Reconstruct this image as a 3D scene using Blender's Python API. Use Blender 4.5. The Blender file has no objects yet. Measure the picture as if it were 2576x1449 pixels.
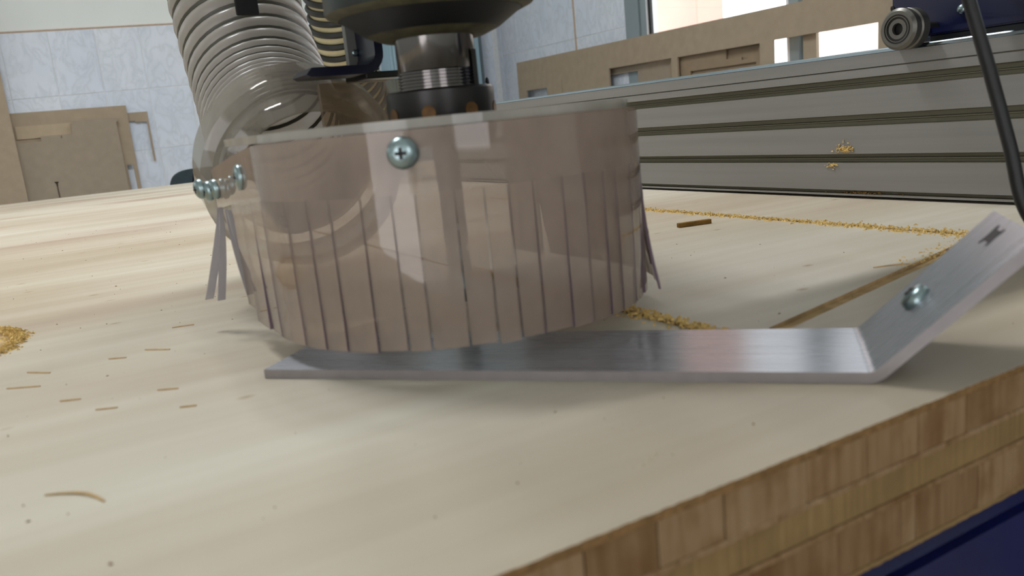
import bpy, bmesh, math, random
from mathutils import Matrix, Vector

random.seed(7)
S = 0.001                                    # everything below is written in millimetres; board top is z = 0
SC = bpy.context.scene
COL = SC.collection

# ------------------------------------------------------------------ camera
cam_data = bpy.data.cameras.new('camera')
cam_data.sensor_width = 36.0
cam_data.lens = 28.32
cam_data.clip_start = 0.01
cam_data.clip_end = 200
cam_data.dof.use_dof = True
cam_data.dof.focus_distance = 0.80
cam_data.dof.aperture_fstop = 14.5
cam = bpy.data.objects.new('camera', cam_data)
COL.objects.link(cam)
R3 = Matrix(((0.86534945, 0.18413403, -0.46611693),
             (-0.49177140, 0.13271033, -0.86055149),
             (-0.09659828, 0.97390073, 0.20539266)))
cam.matrix_world = Matrix.Translation((0, 0, 0.102)) @ R3.to_4x4()
SC.camera = cam

# ------------------------------------------------------------------ world, daylight, exposure
world = bpy.data.worlds.new('overcast_sky')
SC.world = world
world.use_nodes = True
bg = world.node_tree.nodes['Background']
bg.inputs[0].default_value = (0.98, 0.97, 1.0, 1)
bg.inputs[1].default_value = 4.0


SC.view_settings.view_transform = 'Standard'
SC.view_settings.look = 'None'
SC.view_settings.gamma = 1
SC.view_settings.use_curve_mapping = False
SC.view_settings.exposure = -0.2
SC.cycles.max_bounces = 10
SC.cycles.transparent_max_bounces = 24
SC.cycles.caustics_reflective = False
SC.cycles.caustics_refractive = False
SC.cycles.sample_clamp_indirect = 6.0


# ------------------------------------------------------------------ materials
def srgb(r, g, b):
    f = lambda c: (c / 255 / 12.92) if c / 255 <= 0.04045 else ((c / 255 + 0.055) / 1.055) ** 2.4
    return (f(r), f(g), f(b), 1)


def new_mat(name):
    m = bpy.data.materials.new(name)
    m.use_nodes = True
    nt = m.node_tree
    return m, nt, nt.nodes, nt.links, nt.nodes['Principled BSDF']


def mapped_noise(N, L, scale, detail=3, stretch=(1, 1, 1), rnd=False, coord='Object', dist=0.0):
    tc = N.new('ShaderNodeTexCoord')
    mp = N.new('ShaderNodeMapping')
    mp.inputs['Scale'].default_value = stretch
    L.new(tc.outputs[coord], mp.inputs['Vector'])
    if rnd:
        oi = N.new('ShaderNodeObjectInfo')
        mu = N.new('ShaderNodeMath'); mu.operation = 'MULTIPLY'; mu.inputs[1].default_value = 37.0
        L.new(oi.outputs['Random'], mu.inputs[0])
        cb = N.new('ShaderNodeCombineXYZ')
        for i in range(3):
            L.new(mu.outputs[0], cb.inputs[i])
        L.new(cb.outputs[0], mp.inputs['Location'])
    n = N.new('ShaderNodeTexNoise')
    n.inputs['Scale'].default_value = scale
    n.inputs['Detail'].default_value = detail
    n.inputs['Distortion'].default_value = dist
    L.new(mp.outputs[0], n.inputs['Vector'])
    return n


def ramp(N, L, src, stops):
    r = N.new('ShaderNodeValToRGB')
    e = r.color_ramp.elements
    e[0].position, e[0].color = stops[0]
    e[1].position, e[1].color = stops[-1]
    for p, c in stops[1:-1]:
        x = e.new(p); x.color = c
    L.new(src, r.inputs[0])
    return r


def plain(name, col, rough=0.5, metal=0.0, vary=0.12, scale=30.0, bump=0.0, spec=0.5, stretch=(1, 1, 1), rnd=False):
    m, nt, N, L, p = new_mat(name)
    n = mapped_noise(N, L, scale, 4, stretch, rnd)
    d = tuple(c * (1 - vary) for c in col[:3]) + (1,)
    b = tuple(min(1, c * (1 + vary)) for c in col[:3]) + (1,)
    r = ramp(N, L, n.outputs[0], [(0.3, d), (0.7, b)])
    L.new(r.outputs[0], p.inputs['Base Color'])
    p.inputs['Roughness'].default_value = rough
    p.inputs['Metallic'].default_value = metal
    p.inputs['Specular IOR Level'].default_value = spec
    if bump:
        bp = N.new('ShaderNodeBump'); bp.inputs['Strength'].default_value = bump
        bp.inputs['Distance'].default_value = 0.001
        L.new(n.outputs[0], bp.inputs['Height']); L.new(bp.outputs[0], p.inputs['Normal'])
    return m


def mix_shader(N, L, fac, a, b):
    x = N.new('ShaderNodeMixShader')
    if isinstance(fac, float):
        x.inputs[0].default_value = fac
    else:
        L.new(fac, x.inputs[0])
    L.new(a, x.inputs[1]); L.new(b, x.inputs[2])
    return x


def thin_fresnel(N, L, ior):
    """Fresnel of a thin sheet: the same from both of its faces"""
    fr = N.new('ShaderNodeFresnel')
    ge = N.new('ShaderNodeNewGeometry')
    mr = N.new('ShaderNodeMapRange')
    mr.inputs['To Min'].default_value = ior; mr.inputs['To Max'].default_value = 1 / ior
    L.new(ge.outputs['Backfacing'], mr.inputs[0]); L.new(mr.outputs[0], fr.inputs[0])
    return fr


def clear_plastic(name, dust, clear, opacity, rough=0.08, vary=0.25, ior=1.5, transl=0.35):
    """thin clear sheet under a film of dust: lets light straight through, scatters part of it, reflects by Fresnel"""
    m, nt, N, L, p = new_mat(name)
    out = N['Material Output']
    N.remove(p)
    tr = N.new('ShaderNodeBsdfTransparent'); tr.inputs[0].default_value = clear
    n = mapped_noise(N, L, 22.0, 4, (1, 1, 0.6))
    col = ramp(N, L, n.outputs[0], [(0.3, tuple(c * (1 - vary) for c in dust[:3]) + (1,)), (0.7, dust)])
    df = N.new('ShaderNodeBsdfDiffuse'); L.new(col.outputs[0], df.inputs[0])
    tl = N.new('ShaderNodeBsdfTranslucent'); L.new(col.outputs[0], tl.inputs[0])
    dd = mix_shader(N, L, transl, df.outputs[0], tl.outputs[0])
    mr = N.new('ShaderNodeMapRange')
    mr.inputs['From Min'].default_value = 0.3; mr.inputs['From Max'].default_value = 0.7
    mr.inputs['To Min'].default_value = max(0, opacity - 0.12); mr.inputs['To Max'].default_value = min(1, opacity + 0.12)
    L.new(n.outputs[0], mr.inputs[0])
    body = mix_shader(N, L, mr.outputs[0], tr.outputs[0], dd.outputs[0])
    gl = N.new('ShaderNodeBsdfGlossy'); gl.inputs['Roughness'].default_value = rough
    fr = thin_fresnel(N, L, ior)
    fin = mix_shader(N, L, fr.outputs[0], body.outputs[0], gl.outputs[0])
    L.new(fin.outputs[0], out.inputs[0])
    return m


def veneer_mat():
    m, nt, N, L, p = new_mat('pale_wood_veneer')
    a = mapped_noise(N, L, 9.0, 5, (0.16, 1, 1), dist=0.4)
    b = mapped_noise(N, L, 70.0, 3, (0.05, 1, 1))
    c = mapped_noise(N, L, 3.0, 3, (0.3, 1, 1), dist=0.3)
    r1 = ramp(N, L, a.outputs[0], [(0.28, srgb(173, 155, 138)), (0.45, srgb(196, 187, 171)), (0.7, srgb(207, 203, 189))])
    r2 = ramp(N, L, b.outputs[0], [(0.3, (0.9, 0.88, 0.85, 1)), (0.7, (1, 1, 1, 1))])
    r3 = ramp(N, L, c.outputs[0], [(0.36, (0.74, 0.67, 0.59, 1)), (0.6, (1, 1, 1, 1))])
    mx = N.new('ShaderNodeMixRGB'); mx.blend_type = 'MULTIPLY'; mx.inputs[0].default_value = 1
    L.new(r1.outputs[0], mx.inputs[1]); L.new(r2.outputs[0], mx.inputs[2])
    my = N.new('ShaderNodeMixRGB'); my.blend_type = 'MULTIPLY'; my.inputs[0].default_value = 1
    L.new(mx.outputs[0], my.inputs[1]); L.new(r3.outputs[0], my.inputs[2])
    # small dark pores and knots
    v = N.new('ShaderNodeTexVoronoi'); v.inputs['Scale'].default_value = 26.0
    tc = N.new('ShaderNodeTexCoord'); mp = N.new('ShaderNodeMapping'); mp.inputs['Scale'].default_value = (0.6, 1, 1)
    L.new(tc.outputs['Object'], mp.inputs[0]); L.new(mp.outputs[0], v.inputs['Vector'])
    rk = ramp(N, L, v.outputs['Distance'], [(0.0, (0.42, 0.3, 0.2, 1)), (0.05, (0.8, 0.72, 0.62, 1)), (0.075, (1, 1, 1, 1))])
    mz = N.new('ShaderNodeMixRGB'); mz.blend_type = 'MULTIPLY'; mz.inputs[0].default_value = 0.8
    L.new(my.outputs[0], mz.inputs[1]); L.new(rk.outputs[0], mz.inputs[2])
    L.new(mz.outputs[0], p.inputs['Base Color'])
    p.inputs['Roughness'].default_value = 0.5
    p.inputs['Specular IOR Level'].default_value = 0.25
    return m


def core_mat():
    m, nt, N, L, p = new_mat('sawn_core_wood')
    oi = N.new('ShaderNodeObjectInfo')
    base = ramp(N, L, oi.outputs['Random'], [(0.0, srgb(134, 108, 78)), (0.5, srgb(146, 119, 88)), (1.0, srgb(155, 130, 100))])
    g = mapped_noise(N, L, 260.0, 3, (1, 0.3, 0.1), rnd=True)
    rg = ramp(N, L, g.outputs[0], [(0.3, (0.72, 0.66, 0.56, 1)), (0.65, (1, 1, 1, 1))])
    st = mapped_noise(N, L, 45.0, 4, (1, 1, 1), rnd=True)
    rs = ramp(N, L, st.outputs[0], [(0.28, (0.7, 0.6, 0.5, 1)), (0.5, (1, 1, 1, 1))])
    mx = N.new('ShaderNodeMixRGB'); mx.blend_type = 'MULTIPLY'; mx.inputs[0].default_value = 1
    L.new(base.outputs[0], mx.inputs[1]); L.new(rg.outputs[0], mx.inputs[2])
    my = N.new('ShaderNodeMixRGB'); my.blend_type = 'MULTIPLY'; my.inputs[0].default_value = 1
    L.new(mx.outputs[0], my.inputs[1]); L.new(rs.outputs[0], my.inputs[2])
    L.new(my.outputs[0], p.inputs['Base Color'])
    p.inputs['Roughness'].default_value = 0.85
    p.inputs['Specular IOR Level'].default_value = 0.15
    return m


def marble_mat(name, light, vein, dark):
    m, nt, N, L, p = new_mat(name)
    a = mapped_noise(N, L, 11.0, 8, (1.3, 1.3, 0.7), rnd=True, dist=1.2)
    r = ramp(N, L, a.outputs[0], [(0.36, light), (0.455, dark), (0.485, vein), (0.52, dark), (0.58, light)])
    b = mapped_noise(N, L, 3.0, 3, (1, 1, 1), rnd=True)
    rb = ramp(N, L, b.outputs[0], [(0.3, (0.9, 0.92, 0.96, 1)), (0.7, (1, 1, 1, 1))])
    mx = N.new('ShaderNodeMixRGB'); mx.blend_type = 'MULTIPLY'; mx.inputs[0].default_value = 1
    L.new(r.outputs[0], mx.inputs[1]); L.new(rb.outputs[0], mx.inputs[2])
    L.new(mx.outputs[0], p.inputs['Base Color'])
    p.inputs['Roughness'].default_value = 0.22
    p.inputs['Specular IOR Level'].default_value = 0.3
    return m


def brushed_mat(name, col, rough, metal=1.0, stretch=(1, 1, 1), scale=60, coord='Object'):
    m, nt, N, L, p = new_mat(name)
    n = mapped_noise(N, L, scale, 4, stretch, coord=coord)
    r = ramp(N, L, n.outputs[0], [(0.3, tuple(c * 0.86 for c in col[:3]) + (1,)), (0.7, col)])
    L.new(r.outputs[0], p.inputs['Base Color'])
    rr = N.new('ShaderNodeMapRange')
    rr.inputs['To Min'].default_value = rough * 0.8; rr.inputs['To Max'].default_value = rough * 1.25
    L.new(n.outputs[0], rr.inputs[0]); L.new(rr.outputs[0], p.inputs['Roughness'])
    p.inputs['Metallic'].default_value = metal
    return m


def glass_mat():
    m, nt, N, L, p = new_mat('window_glass')
    out = N['Material Output']; N.remove(p)
    tr = N.new('ShaderNodeBsdfTransparent'); tr.inputs[0].default_value = (0.95, 0.97, 0.97, 1)
    gl = N.new('ShaderNodeBsdfGlossy'); gl.inputs['Roughness'].default_value = 0.01
    fr = thin_fresnel(N, L, 1.5)
    x = mix_shader(N, L, fr.outputs[0], tr.outputs[0], gl.outputs[0])
    L.new(x.outputs[0], out.inputs[0])
    return m


M = {}
M['veneer'] = veneer_mat()
M['core'] = core_mat()
M['groove'] = plain('routed_groove_wood', srgb(182, 156, 116), 0.9, 0, 0.2, 90, spec=0.1)
M['veneer_edge'] = plain('fuzzy_brown_veneer_edge', srgb(128, 100, 66), 0.95, 0, 0.25, 300, spec=0.05)
M['mdf_edge'] = plain('mdf_sheet', srgb(134, 110, 74), 0.9, 0, 0.12, 60, spec=0.1)
M['mdf'] = plain('mdf_panel', srgb(172, 155, 133), 0.8, 0, 0.05, 25, spec=0.2)
M['mdf_dark'] = plain('mdf_panel_darker', srgb(156, 137, 113), 0.8, 0, 0.05, 25, spec=0.2)
M['mdf_pale'] = plain('mdf_panel_paler', srgb(186, 168, 142), 0.8, 0, 0.05, 25, spec=0.2)
M['mdf_grey'] = plain('mdf_panel_greyish', srgb(163, 149, 131), 0.8, 0, 0.05, 25, spec=0.2)
M['tile'] = marble_mat('pale_blue_marble_tile', srgb(234, 240, 249), srgb(221, 228, 236), srgb(229, 235, 243))
M['grout'] = plain('white_grout', srgb(232, 234, 234), 0.9, 0, 0.04, 40)
M['rust'] = plain('stained_grout', srgb(196, 172, 150), 0.9, 0, 0.1, 60)
M['plaster'] = plain('pale_plaster', srgb(236, 240, 237), 0.9, 0, 0.02, 4)
M['floor'] = plain('concrete_floor', srgb(140, 136, 128), 0.7, 0, 0.12, 5)
M['alu'] = brushed_mat('anodised_aluminium', srgb(138, 136, 133), 0.45, 0.4, (4, 0.08, 4), 40)
M['alu_slot'] = brushed_mat('olive_slot_aluminium', srgb(128, 124, 106), 0.6, 0.4, (4, 0.08, 4), 40)  # a little darker and more olive than the beam faces
M['bar'] = brushed_mat('flat_bar_aluminium', srgb(182, 184, 191), 0.27, 1.0, (0.1, 5, 1), 8, 'UV')
M['bar_edge'] = brushed_mat('sawn_aluminium_edge', srgb(158, 152, 152), 0.5, 1.0, (1, 1, 1), 160)
_nt = M['bar'].node_tree
_tg = _nt.nodes.new('ShaderNodeTangent'); _tg.direction_type = 'UV_MAP'; _tg.uv_map = 'brush'
_pb = _nt.nodes['Principled BSDF']
_pb.inputs['Anisotropic'].default_value = 0.85
_pb.inputs['Metallic'].default_value = 0.75
_pb.inputs['Anisotropic Rotation'].default_value = 0.25
_nt.links.new(_tg.outputs[0], _pb.inputs['Tangent'])
M['steel'] = brushed_mat('polished_steel', srgb(118, 114, 112), 0.14, 1.0, (1, 1, 0.1), 60)
M['worn_steel'] = brushed_mat('worn_dull_steel', srgb(112, 110, 104), 0.38, 0.8, (1, 1, 1), 120)
M['rail'] = brushed_mat('ground_steel_rail', srgb(190, 205, 215), 0.15, 1.0, (1, 0.1, 1), 60)
M['zinc'] = brushed_mat('zinc_plated_steel', srgb(150, 168, 170), 0.3, 1.0, (1, 1, 1), 200)
M['black_oxide'] = plain('black_oxide_steel', srgb(40, 38, 37), 0.32, 0.5, 0.2, 80)
M['spindle'] = plain('dark_green_black_paint', srgb(30, 38, 36), 0.35, 0.1, 0.4, 60)
M['dusty_ring'] = plain('dusty_olive_metal', srgb(84, 78, 56), 0.6, 0.2, 0.35, 120)
M['black'] = plain('black_rubber', srgb(20, 20, 21), 0.5, 0, 0.2, 60)
M['black_soft'] = plain('black_woven_strap', srgb(16, 16, 17), 0.85, 0, 0.2, 200)
M['brass'] = plain('brown_brass', srgb(96, 66, 28), 0.5, 0.4, 0.3, 300)
M['navy'] = plain('navy_gloss_paint', srgb(10, 13, 34), 0.28, 0, 0.15, 20)
M['blue'] = plain('blue_gloss_paint', srgb(10, 17, 52), 0.35, 0, 0.15, 20)
M['bed_blue'] = plain('blue_machine_paint', srgb(16, 22, 72), 0.3, 0, 0.2, 20)
M['grey_paint'] = plain('grey_painted_plate', srgb(112, 112, 108), 0.5, 0.1, 0.1, 30)
M['cabinet'] = plain('pale_blue_cabinet_paint', srgb(150, 178, 190), 0.45, 0, 0.05, 10)
M['cabinet_dark'] = plain('slate_cabinet_edge', srgb(92, 106, 114), 0.5, 0, 0.08, 10)
M['teal'] = plain('dark_teal_upholstery', srgb(36, 52, 58), 0.6, 0, 0.15, 40)
M['strip'] = clear_plastic('dusty_clear_curtain', srgb(190, 171, 157), (0.9, 0.87, 0.84, 1), 0.56, 0.04)
M['strip_edge'] = plain('cut_curtain_edge', srgb(106, 88, 102), 0.5, 0, 0.1, 60)
M['strip_bent'] = clear_plastic('bent_clear_curtain', srgb(200, 196, 198), (0.9, 0.88, 0.88, 1), 0.8, 0.1)
M['hood'] = clear_plastic('brown_dusty_acrylic', srgb(168, 150, 126), (0.82, 0.75, 0.66, 1), 0.32, 0.1)
M['acrylic'] = clear_plastic('dusty_clear_acrylic', srgb(214, 210, 200), (0.93, 0.93, 0.9, 1), 0.6, 0.06)
M['collar'] = clear_plastic('clear_port_plastic', srgb(180, 172, 160), (0.9, 0.89, 0.86, 1), 0.5, 0.06, transl=0.5)
M['hose'] = clear_plastic('translucent_grey_hose', srgb(186, 180, 172), (0.8, 0.78, 0.74, 1), 0.95, 0.25, 0.06, 1.35)
M['hose_yellow'] = clear_plastic('translucent_yellowish_hose', srgb(246, 234, 194), (0.85, 0.8, 0.6, 1), 0.95, 0.25, 0.06, transl=0.5)
M['wire'] = plain('dark_hose_spiral', srgb(66, 64, 52), 0.45, 0, 0.15, 60)
M['wire_black'] = plain('black_hose_spiral', srgb(24, 25, 22), 0.5, 0, 0.15, 60)
M['saw'] = plain('yellow_sawdust', srgb(206, 176, 112), 0.95, 0, 0.3, 400, spec=0.05)
M['splinter'] = plain('pale_wood_splinter', srgb(176, 150, 112), 0.9, 0, 0.15, 200, spec=0.05)
M['offcut'] = plain('brown_offcut', srgb(120, 92, 48), 0.9, 0, 0.25, 200, spec=0.05)
M['frame'] = plain('grey_window_aluminium', srgb(150, 162, 166), 0.4, 0.3, 0.05, 10)
M['gasket'] = plain('black_window_gasket', srgb(34, 34, 38), 0.6, 0, 0.1, 40)
M['white_line'] = plain('white_window_bead', srgb(232, 232, 236), 0.4, 0, 0.03, 40)
M['glass'] = glass_mat()
M['tube'], _nt, _N, _L, _p = new_mat('lit_fluorescent_tube')
_p.inputs['Base Color'].default_value = (0.9, 0.9, 0.88, 1)
_p.inputs['Emission Color'].default_value = (1, 0.98, 0.95, 1)
_p.inputs['Emission Strength'].default_value = 6.0
M['pink'] = plain('pink_house_render', srgb(224, 180, 166), 0.95, 0, 0.08, 3)
M['white_wall'] = plain('white_boundary_render', srgb(235, 228, 222), 0.95, 0, 0.05, 3)
M['yard'] = plain('pale_concrete_yard', srgb(210, 204, 196), 0.95, 0, 0.08, 3)

# ------------------------------------------------------------------ object helpers
MW = {}          # world matrix of every root / part we parent to


def link(o, parent=None, mat=None):
    COL.objects.link(o)
    if parent is not None:
        o.parent = parent
    MW[o] = (MW[parent] @ mat) if parent is not None else mat


def root(name, loc, label, cat, group=None, rot=None):
    o = bpy.data.objects.new(name, None)
    o.empty_display_size = 0.02
    m = Matrix.Translation(Vector(loc) * S)
    if rot is not None:
        m = m @ rot
    o.matrix_world = m
    link(o, None, m)
    o['label'] = label
    o['category'] = cat
    if group:
        o['group'] = group
    return o


def tag(o, label, cat, group=None):
    o['label'] = label
    o['category'] = cat
    if group:
        o['group'] = group
    return o


def obj(name, bm, mat, parent=None, label=None, kind=None, smooth=False, frame=None):
    """one mesh object from a bmesh in millimetre world coordinates (or in `frame` coordinates)"""
    bmesh.ops.scale(bm, vec=(S, S, S), verts=bm.verts)
    if frame is not None:
        bm.transform(frame)
    if parent is not None:
        bm.transform(MW[parent].inverted())
    lo = Vector([min(v.co[i] for v in bm.verts) for i in range(3)])
    hi = Vector([max(v.co[i] for v in bm.verts) for i in range(3)])
    org = Vector(((lo.x + hi.x) / 2, (lo.y + hi.y) / 2, lo.z))
    bm.transform(Matrix.Translation(-org))
    bmesh.ops.recalc_face_normals(bm, faces=bm.faces)
    if smooth:
        for f in bm.faces:
            f.smooth = True
    me = bpy.data.meshes.new(name)
    bm.to_mesh(me)
    bm.free()
    for mm in (mat if isinstance(mat, (list, tuple)) else [mat]):
        me.materials.append(mm)
    if any(p.use_smooth for p in me.polygons):
        me.set_sharp_from_angle(angle=math.radians(40))
    o = bpy.data.objects.new(name, me)
    o.location = org
    link(o, parent, Matrix.Translation(org))
    if label:
        o['label'] = label
    if kind:
        o['kind'] = kind
    return o


def box(bm, x0, x1, y0, y1, z0, z1, bevel=0.0, mi=0, seg=1):
    t = bmesh.new()
    bmesh.ops.create_cube(t, size=1)
    for v in t.verts:
        v.co = Vector((x0 + (v.co.x + 0.5) * (x1 - x0), y0 + (v.co.y + 0.5) * (y1 - y0), z0 + (v.co.z + 0.5) * (z1 - z0)))
    if bevel:
        bmesh.ops.bevel(t, geom=list(t.edges), offset=bevel, segments=seg, affect='EDGES')
    merge(bm, t, mi)


def merge(bm, t, mi=0):
    vm = {}
    for v in t.verts:
        vm[v] = bm.verts.new(v.co)
    for f in t.faces:
        try:
            nf = bm.faces.new([vm[v] for v in f.verts])
            nf.material_index = mi or f.material_index
            nf.smooth = f.smooth
        except ValueError:
            pass
    t.free()


def bx(*a, **k):
    bm = bmesh.new()
    box(bm, *a, **k)
    return bm


def basis(d):
    d = Vector(d).normalized()
    a = d.cross(Vector((1, 0, 0)) if abs(d.x) < 0.9 else Vector((0, 1, 0))).normalized()
    return a, d.cross(a).normalized(), d


def lathe(bm, prof, o, d=(0, 0, 1), n=48, closed=False, mi=0):
    """prof: list of (radius, distance along d)"""
    a, b, d = basis(d)
    o = Vector(o)
    rings = []
    for r, t in prof:
        if r < 1e-6:
            rings.append([bm.verts.new(o + d * t)])
        else:
            rings.append([bm.verts.new(o + d * t + (a * math.cos(2 * math.pi * k / n) + b * math.sin(2 * math.pi * k / n)) * r) for k in range(n)])
    prs = list(zip(rings[:-1], rings[1:])) + ([(rings[-1], rings[0])] if closed else [])
    for p, q in prs:
        for k in range(n):
            k2 = (k + 1) % n
            if len(p) == 1 and len(q) == 1:
                continue
            if len(p) == 1:
                f = bm.faces.new((p[0], q[k2], q[k]))
            elif len(q) == 1:
                f = bm.faces.new((p[k], p[k2], q[0]))
            else:
                f = bm.faces.new((p[k], p[k2], q[k2], q[k]))
            f.material_index = mi
    return bm


def frames(pts):
    pts = [Vector(p) for p in pts]
    T = []
    for i in range(len(pts)):
        T.append((pts[min(i + 1, len(pts) - 1)] - pts[max(i - 1, 0)]).normalized())
    a = basis(T[0])[0]
    out = []
    for p, t in zip(pts, T):
        a = (a - t * a.dot(t)).normalized()
        out.append((p, a, t.cross(a).normalized(), t))
    return out


def tube(bm, pts, r, n=12, cap=True):
    prev = None
    for p, a, b, t in frames(pts):
        ring = [bm.verts.new(p + (a * math.cos(2 * math.pi * k / n) + b * math.sin(2 * math.pi * k / n)) * r) for k in range(n)]
        if prev:
            for k in range(n):
                bm.faces.new((prev[k], prev[(k + 1) % n], ring[(k + 1) % n], ring[k]))
        elif cap:
            bm.faces.new(list(reversed(ring)))
        prev = ring
    if cap:
        bm.faces.new(prev)
    return bm


def prism(bm, poly, axis, a0, a1, mi=0):
    """extrude a 2-D polygon: axis 'y' -> (x,z) polygon, 'z' -> (x,y), 'x' -> (y,z)"""
    def P(u, v, w):
        return {'x': (w, u, v), 'y': (u, w, v), 'z': (u, v, w)}[axis]
    lo = [bm.verts.new(P(u, v, a0)) for u, v in poly]
    hi = [bm.verts.new(P(u, v, a1)) for u, v in poly]
    fs = [bm.faces.new(lo), bm.faces.new(list(reversed(hi)))]
    n = len(poly)
    for i in range(n):
        fs.append(bm.faces.new((lo[i], lo[(i + 1) % n], hi[(i + 1) % n], hi[i])))
    for f in fs:
        f.material_index = mi
    return bm


def panel(axis, a0, a1, solids, holes):
    """flat sheet made of rectangles (u0,u1,v0,v1) minus rectangular holes, with real edges"""
    us = sorted({r[i] for r in solids + holes for i in (0, 1)})
    vs = sorted({r[i] for r in solids + holes for i in (2, 3)})
    bm = bmesh.new()
    V = {}

    def vert(i, j):
        if (i, j) not in V:
            u, v = us[i], vs[j]
            V[i, j] = bm.verts.new({'x': (a0, u, v), 'y': (u, a0, v), 'z': (u, v, a0)}[axis])
        return V[i, j]
    for i in range(len(us) - 1):
        for j in range(len(vs) - 1):
            cu, cv = (us[i] + us[i + 1]) / 2, (vs[j] + vs[j + 1]) / 2
            ins = lambda r: r[0] < cu < r[1] and r[2] < cv < r[3]
            if any(ins(r) for r in solids) and not any(ins(r) for r in holes):
                bm.faces.new((vert(i, j), vert(i + 1, j), vert(i + 1, j + 1), vert(i, j + 1)))
    g = bmesh.ops.extrude_face_region(bm, geom=list(bm.faces))
    dv = {'x': (a1 - a0, 0, 0), 'y': (0, a1 - a0, 0), 'z': (0, 0, a1 - a0)}[axis]
    bmesh.ops.translate(bm, vec=dv, verts=[e for e in g['geom'] if isinstance(e, bmesh.types.BMVert)])
    return bm


def bool_cut(o, cutters):
    """cut temporary solids out of a mesh object and keep the result as its mesh"""
    temps = []
    for bm, mat in cutters:
        bmesh.ops.scale(bm, vec=(S, S, S), verts=bm.verts)
        bm.transform(MW[o].inverted())
        bmesh.ops.recalc_face_normals(bm, faces=bm.faces)
        me = bpy.data.meshes.new('cut'); bm.to_mesh(me); bm.free()
        me.materials.append(mat)
        c = bpy.data.objects.new('cut', me); COL.objects.link(c)
        c.matrix_world = MW[o]
        temps.append(c)
        md = o.modifiers.new('b', 'BOOLEAN'); md.object = c; md.operation = 'DIFFERENCE'; md.solver = 'EXACT'
        md.material_mode = 'TRANSFER'
    bpy.context.view_layer.update()
    dg = bpy.context.evaluated_depsgraph_get()
    me = bpy.data.meshes.new_from_object(o.evaluated_get(dg), depsgraph=dg)
    o.modifiers.clear()
    o.data = me
    for c in temps:
        bpy.data.objects.remove(c, do_unlink=True)


def structure(name, bm, mat, parent=None, **k):
    o = obj(name, bm, mat, parent, **k)
    o['kind'] = 'structure'
    return o


def screw_bm(o, d, r, h, cross=True):
    """pan head; no recess is cut"""
    bm = bmesh.new()
    prof = [(r, 0), (r, 0.25 * h), (0.93 * r, 0.6 * h), (0.7 * r, 0.87 * h), (0.36 * r, h), (0.0, h)]
    lathe(bm, [(0, -0.02 * h)] + prof, o, d, 28)
    return bm


def cross_bm(o, d, r, h):
    a, b, d = basis(d)
    bm = bmesh.new()
    for p, q in ((a, b), (b, a)):
        t = bmesh.new()
        bmesh.ops.create_cube(t, size=1)
        for v in t.verts:
            v.co = Vector(o) + p * (v.co.x * r * 0.72) + q * (v.co.y * r * 0.22) + d * (h * 0.8 + v.co.z * h * 0.5)
        merge(bm, t)
    return bm


def screw(parent, o, d, r, h, mat='zinc', name='screw'):
    s = obj(name, screw_bm(o, d, r, h), M[mat], parent, smooth=True)
    obj('cross_shade', cross_bm(o, d, r, h), M['black'], s)  # raised black cross painted in for the shade of a recess
    return s


# ================================================================== THE SETTING
ZF = -900          # floor
ZC = 2100          # ceiling
XW, YW = 2505, 4500
structure('floor', bx(-2700, 2705, -2700, 4700, ZF - 100, ZF), M['floor'])
structure('ceiling', bx(-2700, 2705, -2700, 4700, ZC, ZC + 100), M['plaster'])

# left wall (faces -y); its tile courses run 1.3 degrees off the machine's own level
wall_left = structure('wall_left', bx(-2700, XW + 200, YW + 8, YW + 200, ZF, ZC), M['plaster'])
TA = math.tan(math.radians(1.33))


def sheared(bm):
    for v in bm.verts:
        v.co.z += TA * v.co.x
    return bm


TZ = [709 - 298 * k for k in range(6)]                   # course tops at x = 0
structure('grout_bed', sheared(bx(-908, XW + 9, YW + 3, YW + 9, TZ[5] - 10, TZ[0] + 1)), M['grout'], wall_left)
structure('bullnose_strip', sheared(bx(-908, XW, YW - 1, YW + 9, TZ[0] + 1, TZ[0] + 9, bevel=2)), M['rust'], wall_left)


tile_meshes = {}


def wall_tile(parent, axis, u0, u1, ztop, h, face):
    """one ceramic tile; alike tiles share their mesh"""
    w = u1 - u0
    key = (axis, round(w), round(h))
    if key not in tile_meshes:
        t = bmesh.new()
        if axis == 'y':
            box(t, -w / 2, w / 2, 0, 8, 0, h, bevel=1.2)
            sheared(t)
        else:
            box(t, 0, 8, -w / 2, w / 2, 0, h, bevel=1.2)
        bmesh.ops.scale(t, vec=(S, S, S), verts=t.verts)
        bmesh.ops.recalc_face_normals(t, faces=t.faces)
        me = bpy.data.meshes.new('tile'); t.to_mesh(me); t.free()
        me.materials.append(M['tile'])
        tile_meshes[key] = me
    o = bpy.data.objects.new('tile', tile_meshes[key])
    uc = (u0 + u1) / 2
    if axis == 'y':
        loc = Vector((uc, face + random.uniform(-0.4, 0.4), ztop - h + TA * uc)) * S
    else:
        loc = Vector((face + random.uniform(-0.4, 0.4), uc, ztop - h)) * S
    o.parent = parent
    o.location = MW[parent].inverted() @ loc
    COL.objects.link(o)


xs = [-107 + 198.5 * k for k in range(-4, 14)]
for k in range(5):
    for a, b in zip(xs[:-1], xs[1:]):
        b2 = min(b, XW - 1)
        if b2 - a > 20:
            wall_tile(wall_left, 'y', a + 1.5, b2 - 1.5, TZ[k] - 1.5, 295, YW)

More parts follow.
